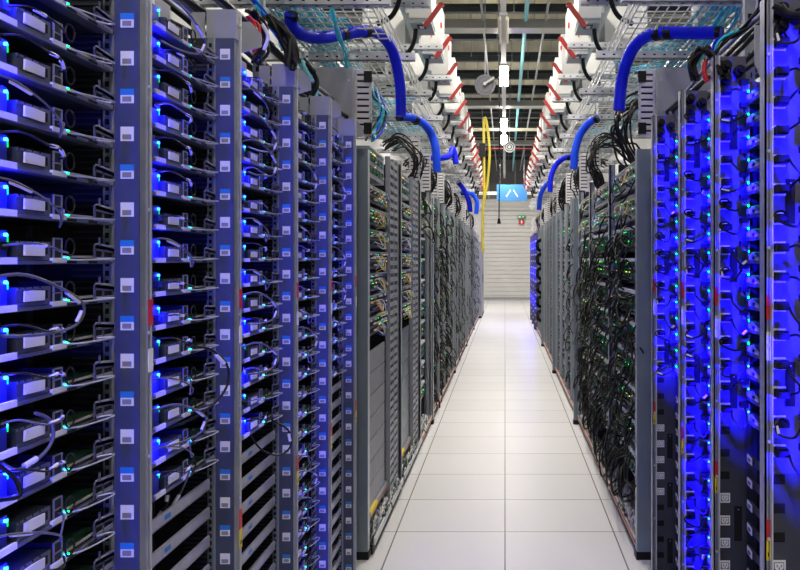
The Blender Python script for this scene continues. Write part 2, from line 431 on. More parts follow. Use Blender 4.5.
# ------------------------------------------------------------------ right server racks
RY = [2.0, 2.573, 3.096, 3.640]
RX = [.637, .659, .667, .660]
rackname_r = ['nearest right rack', 'second right rack', 'third right rack', 'fourth right rack']
def socket_mesh(small=False):
    b = MB(-1); w = .0165; h = .0150
    b.box(-w, w, -.003, 0, -h, h, WHITE)
    b.box(-.0125, .0125, -.0036, 0, -.0105, .0105, INK)
    b.prism([(-.0105, -.0036, .0085), (-.0105, -.0036, -.004), (-.006, -.0036, -.0085), (.006, -.0036, -.0085), (.0105, -.0036, -.004), (.0105, -.0036, .0085)], (0, -.0008, 0), WHITE)
    for x, z in ((-.005, .002), (.005, .002), (0, -.004)): b.box(x-.0014, x+.0014, -.0050, -.0036, z-.003, z+.003, INK)
    return b.data('socket')
SOCK = socket_mesh()
HOLEM = MB(-1).box(-.015, .015, -.002, 0, -.012, .012, HOLE).data('slot_opening')
HOLET = MB(-1).box(-.011, .013, -.0022, 0, -.055, .055, HOLE).cyl((.0, -.0022, .045), (0, -1, 0), .0018, .001, STEEL_L, 6).data('slot_opening')
def right_frame(i):
    Y = RY[i]; X = RX[i]
    t = thing('server_rack', (X, Y, 0), ['nearest open server rack at the right picture edge', 'second open server rack on the right with white sockets low down',
        'third open server rack on the right, plugged in down to the floor', 'fourth open server rack on the right beside the tall grey end post'][i], 'server rack', 'open server racks on the right')
    b = MB(-1); b.box(-.018, 0, -.012, -.006, .03, 2.15, STEEL); b.box(-.004, 0, -.012, .03, .03, 2.15, STEEL); b.box(-.018, -.015, -.018, -.006, .03, 2.15, STEEL_L)
    b.box(-.010, -.008, -.015, -.006, .03, 2.15, DPLATE)
    b.build('front_post', t)
    b = MB(-1)
    for k in range(8): b.cyl((-.008, -.012, .35+k*.237), (0, -1, 0), .004, .006, STEEL_L, 8)
    b.build('screw_row', t)
    MB(-1).box(-.85, -.105, .006, .010, .04, 2.07, DARK).box(-.14, -.105, 0, .006, .04, 2.07, DPLATE).build('side_panel', t)
    w = Y - (RY[i-1] if i else Y-.54)
    MB(-1).box(-.85, -.84, -w+.04, 0, .04, 2.07, DARK).build('back_panel', t)
    MB(-1).box(-.85, -.03, -w+.04, 0, .0, .045, BLACK).build('base', t)
    for a in ((1.36, 1.42, 'red'), (1.26, 1.33, 'white'), (.77, .87, 'mix')):
        b = MB(-1); y = -.0135
        if a[2] == 'red': b.box(-.013, -.003, y, -.012, a[0], a[1], RED)
        elif a[2] == 'white': b.box(-.013, -.003, y, -.012, a[0], a[1], WHITE)
        else: b.box(-.013, -.003, y, -.012, .82, a[1], RED); b.box(-.013, -.003, y, -.012, a[0], .82, YEL); b.box(-.010, -.006, y-.0005, -.012, .78, .79, BLACK)
        o = b.build('post_sticker', t); o['label'] = {'red': 'red sticker', 'white': 'white sticker', 'mix': 'red and yellow warning sticker'}[a[2]]
    if i in (0, 1, 3):                     # empty, tag-carrying rails below the lit sleds
        for k in range(16, 27):
            b = MB(-1); b.prism([(-.10, -.03, .012), (-.10, -.20, .012), (-.10, -.20, -.012), (-.10, -.03, -.012)], (-.004, 0, 0), DPLATE)
            b.prism([(-.096, -.04, .012), (-.092, -.10, .012), (-.092, -.10, -.010), (-.096, -.04, -.010)], (-.002, 0, 0), WHITE)
            b.box(-.0935, -.0915, -.085, -.06, -.004, .006, INK)
            b.build('slot_rail', t, (0, 0, Z0 - k*PITCH))
    # power strip with its outlets
    p = thing('power_strip', (X, Y, .05), ['tall grey outlet strip in the nearest right rack, at the picture edge', 'tall grey outlet strip in the second right rack, white sockets low down',
        'tall grey outlet strip of the third right rack, cords plugged in to the floor', 'tall grey outlet strip in fourth right rack, beside the tall grey end post'][i], 'power strip', 'outlet strips in the right racks')
    MB(-1).box(-.104, -.018, 0, .02, 0, .93, DPLATE).build('lower_plate', p)  # same plate below the blue glow, unlit look put into a darker colour
    MB(-1).box(-.104, -.018, 0, .02, .93, 2.10, PDUM).build('face_plate', p)  # lit stretch of the plate, blue glow partly put into its colour
    for k in range(27):
        z = Z0 - k*PITCH - .05 + .006
        if i == 2 or k < 15 or 18 <= k <= 22: obj('socket', SOCK, p, (.037, 0, z))
        elif k >= 23 or k in (15, 16, 17): obj('slot_opening', HOLEM, p, (.037, 0, z))
    for z in (.62, .40, .15) if i != 2 else (): obj('slot_opening', HOLET, p, (.08, 0, z))
    for z in (1.86, 1.44, 1.04) if i else (1.6, 1.15): obj('slot_opening', HOLET, p, (.066, 0, z))
    return t
for i in range(4): right_frame(i)
def rsled_proto():
    P = []
    b = MB(-1); b.box(-.60, 0, -.46, -.02, -.0035, 0, DPLATE); b.box(-.004, .003, -.46, -.02, -.006, .004, SHELF)  # dark plate colour stands in for the shade under the shelf
    P.append(('shelf_plate', b.data('shelf_plate'), (0, 0, 0), []))
    b = MB(-1); b.box(-.5, -.006, -.44, -.03, .004, .030, CHIP); b.box(-.008, -.004, -.40, -.20, .004, .010, GOLD)
    P.append(('circuit_board', b.data('circuit_board'), (0, 0, 0), []))
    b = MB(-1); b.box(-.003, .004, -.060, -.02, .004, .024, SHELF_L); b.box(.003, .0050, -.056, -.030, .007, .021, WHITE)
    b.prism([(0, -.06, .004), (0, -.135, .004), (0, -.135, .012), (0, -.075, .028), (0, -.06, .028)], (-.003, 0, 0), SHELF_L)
    b.box(-.001, .0008, -.095, -.072, .007, .017, HOLE); b.box(-.001, .0016, -.128, -.10, .004, .010, WHITE)
    P.append(('latch_bracket', b.data('latch_bracket'), (0, 0, 0), []))
    b = MB(-1); b.box(-.001, .020, -.040, -.014, .034, .056, BEIGE); b.box(.003, .017, -.0412, -.040, .037, .053, INK)
    P.append(('power_inlet', b.data('power_inlet'), (0, 0, 0), []))
    b = MB(-1); b.ball((.004, -.045, .031), .0036, LED_G, 8, 5)
    P.append(('green_light', b.data('green_light'), (0, 0, 0), []))
    return P
RSLED = rsled_proto()
BLED = MB(-1).ball((.004, -.045, .031), .0036, LED_B, 8, 5).data('blue_light')
PLUGM = MB(-1)
PLUGM.box(-.014, .014, -.030, -.003, -.010, .011, BLACK).box(-.011, .020, -.044, -.028, -.007, .008, BLACK)
PLUGM = PLUGM.data('plug')
INLETM = MB(-1).box(-.012, .012, -.026, -.002, -.008, .008, BLACK).data('connector')
def rcord(v):
    r = random.Random(300+v)
    a = (-.012, -.036, 0)                  # at plug, relative to socket; x out(-) is deeper
    e = (-.044, -.045, .020)
    if v % 5 == 0: pts = [a, (-.02, -.06, .004), (-.028, -.075, -.006), (-.036, -.065, .012), e]
    elif v % 5 == 1: pts = [a, (.012, -.06, .018), (.034, -.075, .006), (.030, -.085, -.012), (-.01, -.09, -.018), (-.034, -.07, .008), e]
    elif v % 5 == 2: pts = [a, (-.01, -.07, -.02), (-.03, -.085, -.042), (-.045, -.08, -.03), (-.048, -.065, .0), e]
    elif v % 5 == 3: pts = [a, (.016, -.055, -.004), (.026, -.07, -.025), (.006, -.085, -.035), (-.04, -.08, -.012), e]
    else: pts = [a, (-.02, -.06, .014), (-.04, -.065, .024), (-.036, -.06, .024), e]
    pts = [pts[0]] + [tuple(c + r.uniform(-.005, .005) for c in p) for p in pts[1:-1]] + [pts[-1]]
    b = MB(-1).tube(pts, .0032, BLACKM, 6, 5)
    p, q = Vector(pts[2]), Vector(pts[3])
    s2 = MB(-1).tube([p.lerp(q, .1), p.lerp(q, .9)], .0046, SLEEVE, 7, 1)
    return b.data('cord'), (s2.data('label_sleeve') if v % 2 else None), pts[-1]
RC = [rcord(v) for v in range(10)]
for i, Y in enumerate(RY):
    X = RX[i]
    ks = range(0, 27) if i == 2 else range(0, 15)
    for k in ks:
        z = Z0 - k*PITCH
        if i:
            t = spawn(RSLED, 'server_sled', (X + .103, Y, z - .030), 'server sled with small green light, %s from the top in the %s' % (ORD[k], rackname_r[i]), 'server', 'server sleds in the right racks')
            if (i == 2 and k > 10) or (i == 1 and k > 11):
                for ch in list(t.children):
                    if ch.name.startswith('green_light'): ch.data = BLED; ch.name = 'blue_light'
        v = R.randrange(10); cm, sm, e = RC[v]
        o = obj('power_cable', cm, None, (X + .037, Y - .003, z + .006))
        tag(o, 'black power cord in the %s outlet from the top, %s' % (ORD[k], rackname_r[i]), 'cord', 'black power cords in the right racks')
        obj('plug', PLUGM, o); 
        ip = obj('connector', INLETM, o, (-e[0], e[1] + .004, e[2]))
        if sm: obj('label_sleeve', sm, o)
        if k % 2 == 0: led_pts.append((X + .062, Y - .075, z - .02))

# ------------------------------------------------------------------ aisle blocks of network racks
WPOSTS = [4.07, 7.40, 10.7, 14.0, 17.3]
def wide_post(side, Y, i):
    x = .662
    sd = 'left' if side > 0 else 'right'
    b = MB(side)
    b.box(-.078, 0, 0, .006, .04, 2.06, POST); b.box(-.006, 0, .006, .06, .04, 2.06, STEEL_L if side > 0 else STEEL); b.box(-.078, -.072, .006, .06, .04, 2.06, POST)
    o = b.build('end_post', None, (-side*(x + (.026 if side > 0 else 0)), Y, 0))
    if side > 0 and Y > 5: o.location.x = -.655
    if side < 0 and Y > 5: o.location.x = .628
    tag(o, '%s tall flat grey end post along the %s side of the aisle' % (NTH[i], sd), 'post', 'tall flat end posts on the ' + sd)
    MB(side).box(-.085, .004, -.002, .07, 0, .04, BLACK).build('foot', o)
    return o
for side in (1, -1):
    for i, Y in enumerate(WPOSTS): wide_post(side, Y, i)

COMBM = mat('pale_comb', (.66, .64, .66), .5)
def comb_data(side, w=.085, h=.33):
    b = MB(side)
    b.box(-w, -w+.012, 0, .012, 0, h, COMBM); b.box(-.012, 0, 0, .012, 0, h, COMBM)
    n = 10
    for k in range(n+1):
        z = k*(h-.016)/n; b.box(-w, 0, 0, .012, z, z+.0205, COMBM)
    b.box(-w+.004, -.004, .012, .02, .01, h-.01, HOLE)
    return b.data('slotted_plate')
COMBD = {1: comb_data(1), -1: comb_data(-1)}
def vduct(side, h):
    """long vertical cable duct with horizontal fingers, aisle-facing"""
    b = MB(side); n = int(h/.05)
    b.box(-.03, -.024, 0, .16, 0, h, HOLE)
    b.box(-.03, 0, 0, .014, 0, h, PLATE); b.box(-.03, 0, .146, .16, 0, h, PLATE)
    for k in range(n): b.box(-.004, 0, .014, .146, k*.05, k*.05+.026, PLATE)
    return b.data('finger_duct')
VD = {1: vduct(1, 2.0), -1: vduct(-1, 2.0)}
def switch_data(side, w, h, kind, seed):
    r = random.Random(seed)
    b = MB(side)
    b.box(-.40, 0, 0, w, 0, h*.86, CHIP if kind != 'panel' else PLATE)
    b.box(-.40, .004, 0, w, h*.86, h*.92, STEEL)
    n = max(4, int(w/.035))
    for k in range(n):
        y = .01 + k*(w-.02)/n
        for rr in range(2):
            z = h*(.14 + .36*rr)
            b.box(0, .002, y, y+.02, z, z+h*.22, HOLE if kind == 'switch' else GRN if (k+rr) % 3 else HOLE)
            q = r.random()
            if q < .09: b.box(.002, .004, y+.002, y+.006, z+h*.24, z+h*.24+.004, LED_G)
            elif q < .17: b.box(.002, .004, y+.002, y+.006, z+h*.24, z+h*.24+.004, LED_Y)
            if kind == 'switch' and rr and k % 2 and r.random() < .6: b.box(.0, .008, y, y+.02, h*.74, h*.74+.010, r.choice([WHITE, GREYP, WHITE]))
            if kind == 'tabs' and rr and k % 2: b.box(.0, .014, y, y+.022, h*.80, h*.80+.018, WHITE)
            if r.random() < .35: b.box(0, .012, y+.004, y+.014, z+.003, z+.012, r.choice([WHITE, BLACK, BFIB, GRN, GREYP]))
    return b.data('network_switch')
def fibre_arc(side, seed, w, h, mt, rad=.0022, out=.05):
    r = random.Random(seed)
    y0 = r.uniform(.02, w*.6); y1 = y0 + r.uniform(.06, .2)
    pts = [(0, y0, h*.5), (out*.7, y0+.01, h*.6), (out, (y0+y1)/2, h*r.uniform(.1, .5)), (out*.8, y1, h*r.uniform(-.3, .6)), (0.0, y1+.02, h*r.uniform(-.2, .5))]
    return MB(side).tube(pts, rad, mt, 5, 4).data('fibre_cable')
def black_loop(side, seed, scale=1.):
    r = random.Random(seed)
    y0 = r.uniform(0, .45); z0 = r.uniform(-.05, .05); d = r.choice((-1, 1)); L = r.uniform(.08, .26)*scale
    o = r.uniform(.03, .085)
    pts = [(0, y0, z0), (o*.6, y0+.01, z0+.02), (o, y0+d*L*.3, z0-.03), (o*1.05, y0+d*L*.6, z0-r.uniform(.05, .14)), (o*.7, y0+d*L, z0-r.uniform(.0, .12)), (0, y0+d*L*1.05, z0-r.uniform(-.06, .1))]
    return MB(side).tube(pts, r.uniform(.0045, .0068), BLACKM, 6, 5).data('power_cable')
FCOL = [YFIB, OFIB, WFIB, WFIB, BFIB, YFIB, CYAN2, WFIB]
FIB = {s: [fibre_arc(s, 40+i, .6, .11, FCOL[i % 8]) for i in range(16)] for s in (1, -1)}
BLP = {s: [black_loop(s, 70+i) for i in range(24)] for s in (1, -1)}

BAYS = {1: [], -1: []}
for side in (1, -1):
    y = 4.14
    for a, b_ in ((4.14, 5.26), (5.36, 6.46), (6.52, 7.38)): BAYS[side].append((a, b_))
    for j in range(4):
        y = WPOSTS[1+j] + .07
        for q in range(4): BAYS[side].append((y, y + .76)); y += .81
SWC = {}
nsw = 0
FARC = Mass(); FARS = Mass(); nloop = 0
for ya, yb, side, bi in sorted((a[0], a[1], sd_, j) for sd_ in (1, -1) for j, a in enumerate(BAYS[sd_])):
    sd = 'left' if side > 0 else 'right'
    if 1:
        X = -side*.675
        W = yb - ya
        if side > 0: look = 'network rack, %s bay beyond the blue server racks on the left' % ('first' if bi == 0 else ORD[bi])
        else: look = 'network rack, %s bay beyond the blue server racks on the right' % ('first' if bi == 0 else ORD[bi])
        t = thing('network_rack', (X, ya, 0), look, 'network rack', 'network racks along the %s side' % sd)
        near = bi < 3
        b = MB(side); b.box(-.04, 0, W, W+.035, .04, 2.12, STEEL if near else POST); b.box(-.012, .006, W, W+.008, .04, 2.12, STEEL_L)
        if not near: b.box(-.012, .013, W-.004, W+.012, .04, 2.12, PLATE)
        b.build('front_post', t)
        MB(side).box(-.85, -.06, W, W+.006, .04, 2.12, DARK).build('side_panel', t)
        MB(side).box(-.85, -.84, 0, W, .04, 2.12, DARK).build('back_panel', t)
        MB(side).box(-.85, .0, 0, W+.03, 0, .05, BLACK).build('plinth', t)
        MB(side).box(.006, .014, 0, W+.03, .05, .085, STEEL_L).box(-.14, -.02, 0, W+.03, .05, .056, STEEL).build('base_tray', t)
        if side < 0 or bi > 1:
            MB(side).box(-.01, .016, 0, W+.03, .058, .080, ORANGE).build('orange_strip', t)
        else:
            MB(side).box(-.04, -.025, 0, W*.62, .15, .165, ORANGE).build('orange_strip', t)
            MB(side).box(-.05, -.024, .08, .30, .188, .192, YEL).box(-.024, -.022, .08, .30, .170, .19, YEL).box(-.06, -.024, 0, W*.62, .168, .19, PLATE).build('base_cover', t)
        # comb plate and cover above the rack
        c = obj('slotted_plate', COMBD[side], None, (X, yb - .02 if bi else 4.10, 2.13))
        tag(c, 'pale slotted comb plate above the %s network rack on the %s' % ('first' if bi == 0 else ORD[bi], sd), 'cable guide', 'slotted comb plates above the racks on the ' + sd)
        if bi:
            pass
        wsw = W*.58 if near and side > 0 else W - .02
        if side > 0 and bi < 2:
            # patch panel on top, nine switches, blank panels, finger duct
            key = ('p', side, round(wsw, 2)); 
            if key not in SWC: SWC[key] = switch_data(side, wsw*.8, .17, 'panel', 5)
            o = obj('patch_bay', SWC[key], None, (X - side*.02, ya, 1.93)); tag(o, 'grey patch panel with green ports at the top of the %s left network rack' % ('first' if bi == 0 else 'second'), 'patch panel', 'patch panels on the left')
            MB(side).box(-.05, -.02, 0, 1, 0, 1, DARK)
            for k in range(7):
                z = 1.80 - k*.115
                key = ('s', side, round(wsw, 2), k % 3)
                if key not in SWC: SWC[key] = switch_data(side, wsw, .10, 'switch', 11 + k)
                o = obj('network_switch', SWC[key], None, (X - side*.02, ya, z)); nsw += 1
                tag(o, 'black network switch with green lights, %s down in the %s left network rack' % (ORD[k], 'first' if bi == 0 else 'second'), 'network switch', 'network switches in the left racks')
                for q in range(5):
                    fi = (k*5 + q*3 + bi) % 16
                    f = obj('fibre_cable', FIB[side][fi], None, (X - side*.018, ya + .0, z)); f.scale.y = wsw/.75
                    cn = {YFIB: 'yellow', OFIB: 'orange', WFIB: 'white', BFIB: 'blue', CYAN2: 'pale cyan'}[FCOL[fi % 8]]
                    tag(f, '%s fibre cord arching out of the %s switch in the %s left network rack' % (cn, ORD[k], 'first' if bi == 0 else 'second'), 'cable', '%s fibre cords on the %s switch, %s left network rack' % (cn, ORD[k], 'first' if bi == 0 else 'second'))
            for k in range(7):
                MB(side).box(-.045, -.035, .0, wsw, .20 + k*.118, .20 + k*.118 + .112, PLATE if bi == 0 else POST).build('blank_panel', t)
            obj('finger_duct', VD[side], t, (-side*.01, wsw + .05, .12)); obj('finger_duct', VD[side], t, (-side*.01, wsw + .23, .12))
        else:
            n = 10 if near else 11
            for k in range(n):
                z = 1.90 - k*.175
                kind = 'tabs' if (near and k > 1) else 'panel' if k < 2 else 'switch'
                key = (kind, side, round(wsw, 2), k % 4)
                if key not in SWC: SWC[key] = switch_data(side, wsw, .15, kind, 50 + k + side)
                nsw += 1
                if nsw > 298: FARS.put(SWC[key], (X - side*.03, ya+.01, z))
                else:
                    o = obj('network_switch', SWC[key], None, (X - side*.03, ya+.01, z))
                    tag(o, '%s %s from top, %s network rack on the %s' % ({'tabs': 'dark switch with white tabs,', 'panel': 'switch with green ports,', 'switch': 'dark network switch,'}[kind], ORD[k], 'first' if bi == 0 else ORD[bi], sd), 'network switch', 'network switches in the %s racks' % sd)
                nc = (10 if bi < 2 else 8) if (near and side < 0) else 0 if (side > 0 and bi == 2 and k > 0) else 5 if bi == 2 or (bi < 6 and side > 0) else (2 if bi < 9 else 1) if side > 0 else (1 if bi < 5 else 0)
                if kind == 'panel' and near:
                    for q in range(5):
                        fi = (k*5 + q*3 + bi) % 16
                        cn = {YFIB: 'yellow', OFIB: 'orange', WFIB: 'white', BFIB: 'blue', CYAN2: 'pale cyan'}[FCOL[fi % 8]]
                        f = obj('fibre_cable', FIB[side][fi], None, (X - side*.018, ya + .1*q, z+.03))
                        g = '%s fibre cord on the %s unit of the %s %s network rack' % (cn, ORD[k], 'first' if bi == 0 else ORD[bi], sd)
                        tag(f, g, 'cable', g)
                    nc = 3
                for q in range(nc):
                    me = BLP[side][R.randrange(24)]; lc = (X - side*(.02 if near else .045), ya + R.uniform(0, max(.05, W-.45)), z + R.uniform(0, .12)); nloop += 1
                    if side < 0 and k < 3 and bi in (1, 2) and q % 3: continue
                    if nloop > 298: FARC.put(me, lc); continue
                    f = obj('looping_cable', me, None, lc)
                    g = 'black cord looping out at the %s unit of the %s %s network rack' % (ORD[k], 'first' if bi == 0 else ORD[bi], sd)
                    tag(f, g, 'cable', g)
        # pale cord bundle lying in the base tray
        if bi < 3:
            b = MB(side)
            rr = random.Random(bi*7 + side)
            for q in range(80):
                y = rr.uniform(.02, W-.12); xx = rr.uniform(-.06, .0)
                b.tube([(xx, y, .06), (xx+rr.uniform(-.02, .03), y+.03, .06+rr.uniform(.02, .07)), (xx+rr.uniform(-.03, .03), y+rr.uniform(.05, .1), .065)], .004, rr.choice([WFIB, WFIB, WFIB, GREYP, PCB]), 5, 3)
            o = b.build('cord_tangle', None, (X, ya, 0)); tag(o, 'tangle of pale cords lying in the base of the %s %s network rack' % ('first' if bi == 0 else ORD[bi], sd), 'cables', 'tangled cords in the rack bases', 'stuff')

tag(FARC.build('cable_tangle'), 'mass of thin black cords in front of the distant racks on both sides', 'cables', kind='stuff')
tag(FARS.build('switch_mass'), 'dark rows of equipment in the most distant racks on both sides', 'equipment', kind='stuff')
# tall pale end panels that close the network blocks above the server racks
for side in (1, -1):
    sd = 'left' if side > 0 else 'right'
    b = MB(side); b.box(-.55, -.092, 0, .004, 1.2, 2.46, PLATE); b.box(-.100, -.092, -.012, .0, 1.2, 2.46, STEEL)
    for z in (1.5, 2.0, 2.4): b.cyl((-.12, 0, z), (0, -1, 0), .004, .003, STEEL_L, 8)
    o = b.build('screening_sheet', None, (-side*.66, 4.05, 0)); tag(o, 'tall pale grey sheet panel closing the network racks on the ' + sd, 'panel', 'end panels of the network racks')
    MB(side).prism([(-.24, -.004, 2.04), (-.20, -.03, 2.10), (-.20, -.004, 2.04)], (.0, 0, -.03), WHITE).build('paper_tag', o)
# black clips on the first comb plates
for side in (1, -1):
    for z in (2.14, 2.40):
        o = MB(side).box(-.036, .004, -.012, .0, 0, .055, BLACK).build('cable_clip', None, (-side*.675, 4.099, z))
        tag(o, 'black clip at the %s of the nearest comb plate, %s side' % ('foot' if z < 2.2 else 'top', 'left' if side > 0 else 'right'), 'clip', 'black clips on the comb plates')

for q in range(18):
    Y = 4.55 + q*.115; z = .30 + R.uniform(-.04, .10); o_ = R.uniform(.035, .07); h_ = R.uniform(.09, .15)
    pts = [(.70, Y, z+h_), (.66 - o_*.5, Y-.02, z+h_*.7), (.66-o_, Y-.05, z), (.66-o_*.8, Y, z-h_*.9), (.66-o_*.2, Y+.08, z-h_), (.70, Y+.10, z-h_*.5)]
    f = MB().tube(pts, .0055, BLACKM, 6, 5).build('drooping_cable'); g = 'black cord drooping low into the aisle from the first right network racks'
    tag(f, g, 'cable', g)
# black cord clumps pouring over the rack tops
cl = 0
for side in (1, -1):
    sd = 'left' if side > 0 else 'right'
    for ci, Y in enumerate([4.75, 6.4, 7.75, 9.6, 11.6, 14.2, 16.5]):
        if side > 0 and ci == 0: continue
        nb = 12 if ci < 4 else 7
        for q in range(nb):
            x = R.uniform(.66, .74); dy = R.uniform(-.16, .16); J = lambda a: R.uniform(-a, a)
            pts = [(x+.25, Y+dy+.15+J(.05), 2.42+J(.04)), (x+.12, Y+dy+J(.05), 2.44+J(.05)), (x+.0, Y+dy-.05+J(.04), 2.36+J(.06)), (x-.03+J(.02), Y+dy-.08+J(.08), 2.24+J(.05)), (x+.02+J(.02), Y+dy+J(.1), 2.14+J(.05)), (x+.07, Y+dy+J(.1), 2.06+J(.05))]
            f = MB(-1 if side > 0 else 1).tube(pts, .0065 if ci < 3 else .010, BLACKM, 6, 4).build('spilling_cable')
            g = 'thick black cord pouring over the rack tops, %s clump along the %s' % (NTH[ci], sd)
            tag(f, g, 'cable', g)

# far-end cabinets
b = MB(1); b.box(-.12, 0, 0, 2.2, .05, 1.95, PLATE); b.box(-.10, .005, .05, .07, .1, 1.9, STEEL)
o = b.build('cabinet', None, (-.60, 20.7, 0)); tag(o, 'plain pale grey cabinet at the far left end of the aisle', 'cabinet'); MB(1).box(-.1, 0, 0, 2.2, 0, .05, BLACK).build('plinth', o)
o = MB(1).box(0, .012, .9, .93, .9, 1.1, BLACK).build('handle', o)
b = MB(-1); b.box(-.4, -.05, 0, 2.2, .05, 2.0, PDUM)
o = b.build('cabinet', None, (.66, 20.7, 0)); tag(o, 'blue-lit cabinet at the far right end of the aisle', 'cabinet')
for k in range(6):
    z = .42 + k*.27
    o = MB(-1).tube([(-.08, .1, z+.1), (-.03, .15, z+.07), (-.02, .25, z), (-.03, .3, z-.07), (-.08, .35, z-.1)], .036, BLACKM, 6, 4).build('cable_bundle', None, (.60, 15.3, 0))
    tag(o, 'black cable bulge hanging in front of the distant right racks, %s from the bottom' % (['lowest'] + ORD[1:])[k], 'cable', 'black bulges in front of the distant right racks')

for i, Y in enumerate((17.0, 18.2, 19.4)):
    p = thing('power_strip', (.60, Y, .05), 'blue-lit outlet strip at the distant right end, ' + ['nearest', 'middle', 'farthest'][i] + ' of three', 'power strip', 'distant outlet strips')
    MB(-1).box(-.085, 0, 0, .03, 0, 2.0, PDUM).build('face_plate', p)
    for k in range(13): obj('socket', SOCK, p, (.04, 0, .15 + k*.14))
# ------------------------------------------------------------------ overhead: basket trays, struts, boxes
def basket(side):
    sd = 'left' if side > 0 else 'right'
    t = thing('wire_basket_tray', (-side*.66, 0, 2.76), 'long wire mesh cable tray hung above the racks on the ' + sd, 'cable tray', 'wire mesh cable trays')
    Y0, Y1, W = 1.2, 21., .62
    b = MB(side)
    x = 0
    w = .0031
    for k in range(13):
        x = -k*W/12; b.box(x-w, x+w, Y0, Y1, -w, w, MESHW)
    for zz in (.05, .10):
        b.box(-w, w, Y0, Y1, zz-w, zz+w, MESHW); b.box(-W-w, -W+w, Y0, Y1, zz-w, zz+w, MESHW)
    b.build('long_wires', t)
    b = MB(side); y = Y0
    while y < Y1:
        b.box(-W, 0, y-w, y+w, -w*2, 0, MESHW); b.box(-w, w, y-w, y+w, 0, .11, MESHW); b.box(-W-w, -W+w, y-w, y+w, 0, .11, MESHW)
        y += .10 if y < 9 else .2
    b.build('cross_wires', t)
def strut_data(side, L):
    b = MB(side)
    b.box(-L, 0, 0, .04, 0, .004, STEEL_L); b.box(-L, 0, 0, .003, 0, .045, STEEL_L); b.box(-L, 0, .037, .04, 0, .045, STEEL_L)
    k = 0; x = -.04
    while x > -L + .05:
        b.box(x-.014, x, -.0008, 0, .018, .027, HOLE); b.box(x-.014, x, .015, .025, -.0008, 0, HOLE); x -= .06
    return b.data('strut')
def rail_data(side):
    return MB(side).box(-.004, 0, 0, 1.0, 0, .06, STEEL_L).data('rail')
# tap-off box
def tapbox(side):
    P = []
    b = MB(side); b.box(-.16, 0, 0, .34, .03, .40, BOXW); b.box(-.18, -.16, -.02, .36, .06, .46, BOXW)
    P.append(('body', b.data('body'), (0, 0, 0), []))
    b = MB(side); b.box(-.155, -.005, .005, .335, .0, .03, GREYP); b.box(-.11, -.05, .06, .16, -.004, 0, BLACK); b.box(-.095, -.065, .08, .14, -.006, -.004, STEEL_L)
    P.append(('underside', b.data('underside'), (0, 0, 0), []))
    b = MB(side); b.prism([(.0, -.01, .40), (.02, -.01, .42), (-.055, -.01, .53), (-.075, -.01, .515)], (0, .02, 0), RED) if False else b.prism([(-.060, -.03, -.03), (-.030, -.03, -.045), (.080, -.03, .11), (.055, -.03, .13)], (0, .02, 0), DRED)
    b.cyl((.068, -.012, .12), (0, 1, 0), .018, .03, DRED, 10); b.tube([(-.03, -.02, -.02), (-.06, .0, -.01), (-.07, .03, .03)], .006, GREYP, 6, 2)
    P.append(('red_handle', b.data('red_handle'), (0, 0, 0), []))
    b = MB(side); b.tube([(-.13, .17, .02), (-.14, .17, -.08), (-.19, .20, -.16), (-.28, .22, -.20)], .016, BLACKM, 8, 4)
    P.append(('outlet_hose', b.data('outlet_hose'), (0, 0, 0), []))
    b = MB(side); b.box(-.10, -.06, -.003, 0, .30, .36, GREYP); b.cyl((-.08, -.003, .14), (0, -1, 0), .008, .004, RED, 8)
    P.append(('front_plate', b.data('front_plate'), (0, 0, 0), []))
    return P
